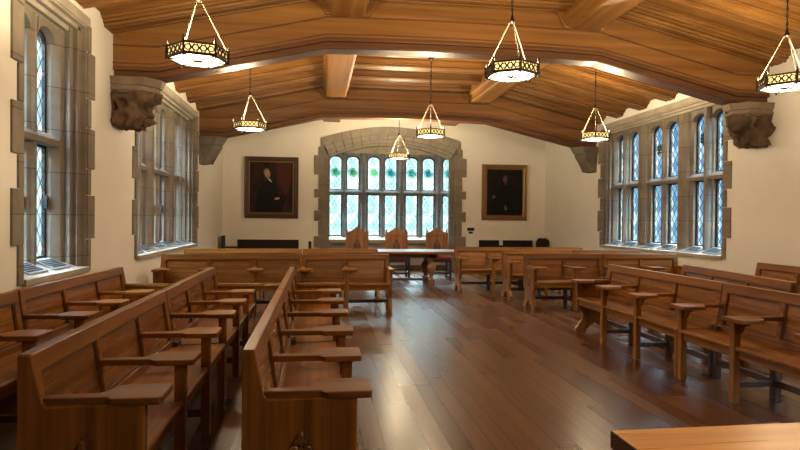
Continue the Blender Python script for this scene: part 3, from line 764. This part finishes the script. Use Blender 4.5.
portrait(-1.285, 1.47, 3.17, 1.47, .15, GILTD, C1, 'large dark portrait of a grey-haired man, left of the arched window', [
    ('painted_curtain', [(.12,1.52),(.55,1.52),(.52,.95),(.40,.60),(.27,.85),(.16,1.0)], CLOTH),
    ('painted_coat', [(-.44,.18),(.30,.18),(.36,.55),(.22,.62),(.13,.95),(.02,1.03),(-.10,1.06),(-.22,1.0),(-.34,.85),(-.42,.5)], SUIT),
    ('painted_shirt', [(-.13,1.10),(-.04,1.02),(.02,.98),(-.03,1.08)], SHIRT),
    ('painted_hair', ell(-.135,1.275,.078,.10), HAIRW),
    ('painted_face', ell(-.105,1.215,.07,.115), SKIN),
    ('painted_beard', ell(-.095,1.125,.045,.045), HAIRW),
    ('painted_hand', ell(.155,.545,.075,.032,14,.15), SKIN)])
portrait(5.41, 1.47, 3.10, 1.37, .145, GOLD, C2, 'gilt framed near-black portrait right of the arched window', [
    ('painted_coat', [(-.42,.18),(.34,.18),(.36,.7),(.22,1.0),(.08,1.09),(-.06,1.09),(-.22,.98),(-.38,.6)], SUIT),
    ('painted_hair', ell(.015,1.22,.082,.105), HAIRD),
    ('painted_face', ell(.01,1.195,.055,.09), SKIND),
    ('painted_shirt', [(-.02,1.09),(.05,1.09),(.03,1.02)], HANDD),
    ('painted_hand', ell(-.33,.68,.06,.045,14,.3), HANDD),
    ('painted_hand', ell(.03,.36,.05,.08,14,.2), HANDD)])

# ---------------------------------------------------------------- pendant lamps
RL, HB = .262, .105
def make_lamp():
    r = empty('pendant_lamp')
    hx = [(math.cos(PI/3*i+PI/6*0), math.sin(PI/3*i)) for i in range(6)]
    def hexring(b, R0, R1, z0, z1):
        for i in range(6):
            a, c = hx[i], hx[(i+1)%6]
            b.loft([(a[0]*R0,a[1]*R0,z0),(a[0]*R1,a[1]*R1,z0),(a[0]*R1,a[1]*R1,z1),(a[0]*R0,a[1]*R0,z1)],
                   [(c[0]*R0,c[1]*R0,z0),(c[0]*R1,c[1]*R1,z0),(c[0]*R1,c[1]*R1,z1),(c[0]*R0,c[1]*R0,z1)])
    b = MB(); hexring(b, RL-.012, RL-.007, .008, HB-.006); b.build('amber_panel', LAMP_AMBER, r)
    b = MB(); hexring(b, RL-.012, RL+.012, -.008, .016); hexring(b, RL-.012, RL+.010, HB-.016, HB)
    for i in range(6):
        a, c = Vector((*hx[i],0)), Vector((*hx[(i+1)%6],0))
        A, B = a*(RL-.001), c*(RL-.001); u = (B-A).normalized(); nrm = Vector((u.y,-u.x,0)); up = Vector((0,0,1))
        def bar(p, q, wd=.006):
            d = (q-p).normalized(); s = d.cross(nrm)*wd
            b.loft([p-s-nrm*.005,p+s-nrm*.005,p+s+nrm*.005,p-s+nrm*.005],[q-s-nrm*.005,q+s-nrm*.005,q+s+nrm*.005,q-s+nrm*.005])
        Ls = (B-A).length; zm = HB/2
        for kx in range(4):          # crosses between round openings
            p0 = A+u*(Ls*(kx+.12)/4); p1 = A+u*(Ls*(kx+.88)/4)
            m = (p0+p1)/2+up*zm
            N_ = 10; rr = .024
            for q in range(N_):
                t0, t1 = 2*PI*q/N_, 2*PI*(q+1)/N_
                bar(m+u*rr*math.cos(t0)+up*rr*math.sin(t0), m+u*rr*math.cos(t1)+up*rr*math.sin(t1), .0045)
            e = A+u*(Ls*kx/4)+up*zm
            for s1 in (-1,1): 
                if kx: bar(e-u*.022+up*s1*.034, e+u*.022-up*s1*.034, .0045)
    b.build('pierced_band', BRONZE, r)
    for i in range(6):
        x, y = hx[i][0]*(RL+.006), hx[i][1]*(RL+.006)
        b = MB().box(x-.010,x+.010,y-.010,y+.010,-.016,HB+.012)
        b.lathe([(.012,HB+.011),(.014,HB+.022),(.006,HB+.032),(.010,HB+.042),(0,HB+.052)], x, y, 8)
        b.lathe([(0,-.034),(.009,-.026),(.006,-.015)], x, y, 8)
        b.build('corner_post', BRONZE, r)
    MB().loft([(x*(RL-.014),y*(RL-.014),-.004) for x,y in hx], [(x*(RL-.014),y*(RL-.014),.004) for x,y in hx]).build('diffuser', LAMP_WHITE, r)
    b = MB()
    for i in range(3):
        a = hx[i]; b.tube((a[0]*RL,a[1]*RL,-.008),(-a[0]*RL,-a[1]*RL,-.008),.0075,n=6)
    b.lathe([(0,-.028),(.014,-.020),(.02,-.008),(.02,0)], n=10)
    b.build('divider', BRONZE, COL.objects[-1])
    zt_ = .55
    for i in (0,2,4):
        p, q = Vector((hx[i][0]*(RL-.005),hx[i][1]*(RL-.005),HB)), Vector((hx[i][0]*.022,hx[i][1]*.022,zt_))
        b = MB(); L_ = (q-p).length; n = 22
        for j in range(n):
            b.tube(p+(q-p)*(j/n), p+(q-p)*((j+.85)/n), .0065, .0045, 6)
        b.build('chain', CORD, r)
    MB().lathe([(.0,zt_-.02),(.03,zt_-.01),(.034,zt_+.005),(.02,zt_+.02),(.012,zt_+.06),(0,zt_+.07)], n=12).build('hub', BRONZE, r)
    top = ZF-2.93-.01
    b = MB(); n = int((top-zt_-.09)/.05)
    for j in range(n):
        z = zt_+.085+j*.05
        b.ring((0,0,z), .016, .0055, 'Y', 10, 5, .7 if j%2 else .25, 1.7)
    b.tube((0,0,zt_+.05),(0,0,top-.02),.004,n=6)
    b.build('suspension_chain', IRON, r)
    MB().lathe([(.0,top-.05),(.03,top-.045),(.05,top-.015),(.055,top),(0,top+.005)], n=14).build('ceiling_rose', BRONZE, r)
    ld = bpy.data.lights.new('bulb', 'POINT'); ld.energy = LAMP_W; ld.color = (1,.78,.48); ld.shadow_soft_size = .12
    lo = bpy.data.objects.new('bulb', ld); COL.objects.link(lo); lo.parent = r; lo.location = (0,0,.085)
    return r
LAMP_W = 135
lp = make_lamp(); first = True
for x, y, rot, lab in ((-1.10,5.58,.25,'large lit hexagonal pendant lamp at the top left'),
                  (-1.11,9.80,.1,'small lit pendant lamp on the left, above the left portrait'),
                  (1.94,5.76,.52,'lit hexagonal pendant lamp at the top centre, nearest on the middle line'),
                  (1.92,10.0,.35,'lit pendant lamp over the aisle, second on the middle line'),
                  (1.90,13.84,.2,'farthest small lit pendant lamp hanging before the arched window'),
                  (4.83,9.77,.1,'small lit pendant lamp on the right, above the right corbel'),
                  (4.91,5.60,.15,'lit pendant lamp cut off by the right edge of the picture'),
                  (1.94,1.35,.2,'extra pendant lamp added over the aisle, out of view, lighting the foreground')):  # last lamp hangs out of view, added to light the near benches
    o = lp if first else copy_tree(lp); first = False
    o.location = (x, y, 2.96 if abs(y-5.76) < .01 else 2.93); o.rotation_euler = (0,0,rot)
    if x < 0 or x > 4:            # the slope is lower at the sides: shorten the chain
        d = (ZF-.02-ceil_z(x))
        for c_ in o.children:
            if c_.name.startswith('suspension_chain'):
                s = 1-d/(ZF-2.93-.01-.55); c_.scale = (1,1,s); c_.location = (0,0,.60*(1-s))
            if c_.name.startswith('ceiling_rose'): c_.location = (0,0,-d)
    if y > 13:                    # the lamp before the window burns brighter
        for c_ in o.children:
            if c_.type == 'LIGHT': c_.data = c_.data.copy(); c_.data.energy = LAMP_W*1.9
    tag(o, lab, 'lamp', 'hexagonal pendant lamps')

# ---------------------------------------------------------------- sky
w = bpy.data.worlds.new('sky'); SC.world = w; w.use_nodes = True
nt = w.node_tree; nt.nodes.clear()
out = nt.nodes.new('ShaderNodeOutputWorld'); bg = nt.nodes.new('ShaderNodeBackground')
tc = nt.nodes.new('ShaderNodeTexCoord'); sep = nt.nodes.new('ShaderNodeSeparateXYZ')
nt.links.new(tc.outputs['Generated'], sep.inputs[0])
def ramp(src, stops):
    r = nt.nodes.new('ShaderNodeValToRGB'); e = r.color_ramp.elements
    while len(e) < len(stops): e.new(.5)
    for k_, (p, c_) in enumerate(stops): e[k_].position = p; e[k_].color = (*c_,1)
    nt.links.new(src, r.inputs[0]); return r.outputs[0]
low = ramp(sep.outputs['X'], [(.25,(.74,.94,.96)),(.62,(.15,.31,.50))])
elev = ramp(sep.outputs['Z'], [(.22,(0,0,0)),(.48,(1,1,1))])
mx = nt.nodes.new('ShaderNodeMix'); mx.data_type = 'RGBA'
nt.links.new(elev, mx.inputs[0]); nt.links.new(low, mx.inputs[6]); mx.inputs[7].default_value = (23,27,31,1)
nt.links.new(mx.outputs[2], bg.inputs[0]); bg.inputs[1].default_value = 1.0
nt.links.new(bg.outputs[0], out.inputs[0])

# ---------------------------------------------------------------- camera
def cam_axes(yaw, pitch, roll):
    f = Vector((math.sin(yaw)*math.cos(pitch), math.cos(yaw)*math.cos(pitch), math.sin(pitch)))
    r = Vector((math.cos(yaw), -math.sin(yaw), 0)); u = r.cross(f)
    return math.cos(roll)*r+math.sin(roll)*u, math.cos(roll)*u-math.sin(roll)*r, f
r_, u_, f_ = cam_axes(.13927568, -.01146124, .00948944)
cd = bpy.data.cameras.new('camera'); co = bpy.data.objects.new('camera', cd); COL.objects.link(co)
co.matrix_world = Matrix(((r_.x,u_.x,-f_.x,0),(r_.y,u_.y,-f_.y,0),(r_.z,u_.z,-f_.z,1.5),(0,0,0,1)))
cd.sensor_width = 36; cd.lens = 585*36/800; cd.clip_start = .05
SC.camera = co
SC.view_settings.view_transform = 'Standard'; SC.view_settings.look = 'None'
SC.view_settings.exposure = 1.0; SC.view_settings.gamma = 1; SC.view_settings.use_curve_mapping = False
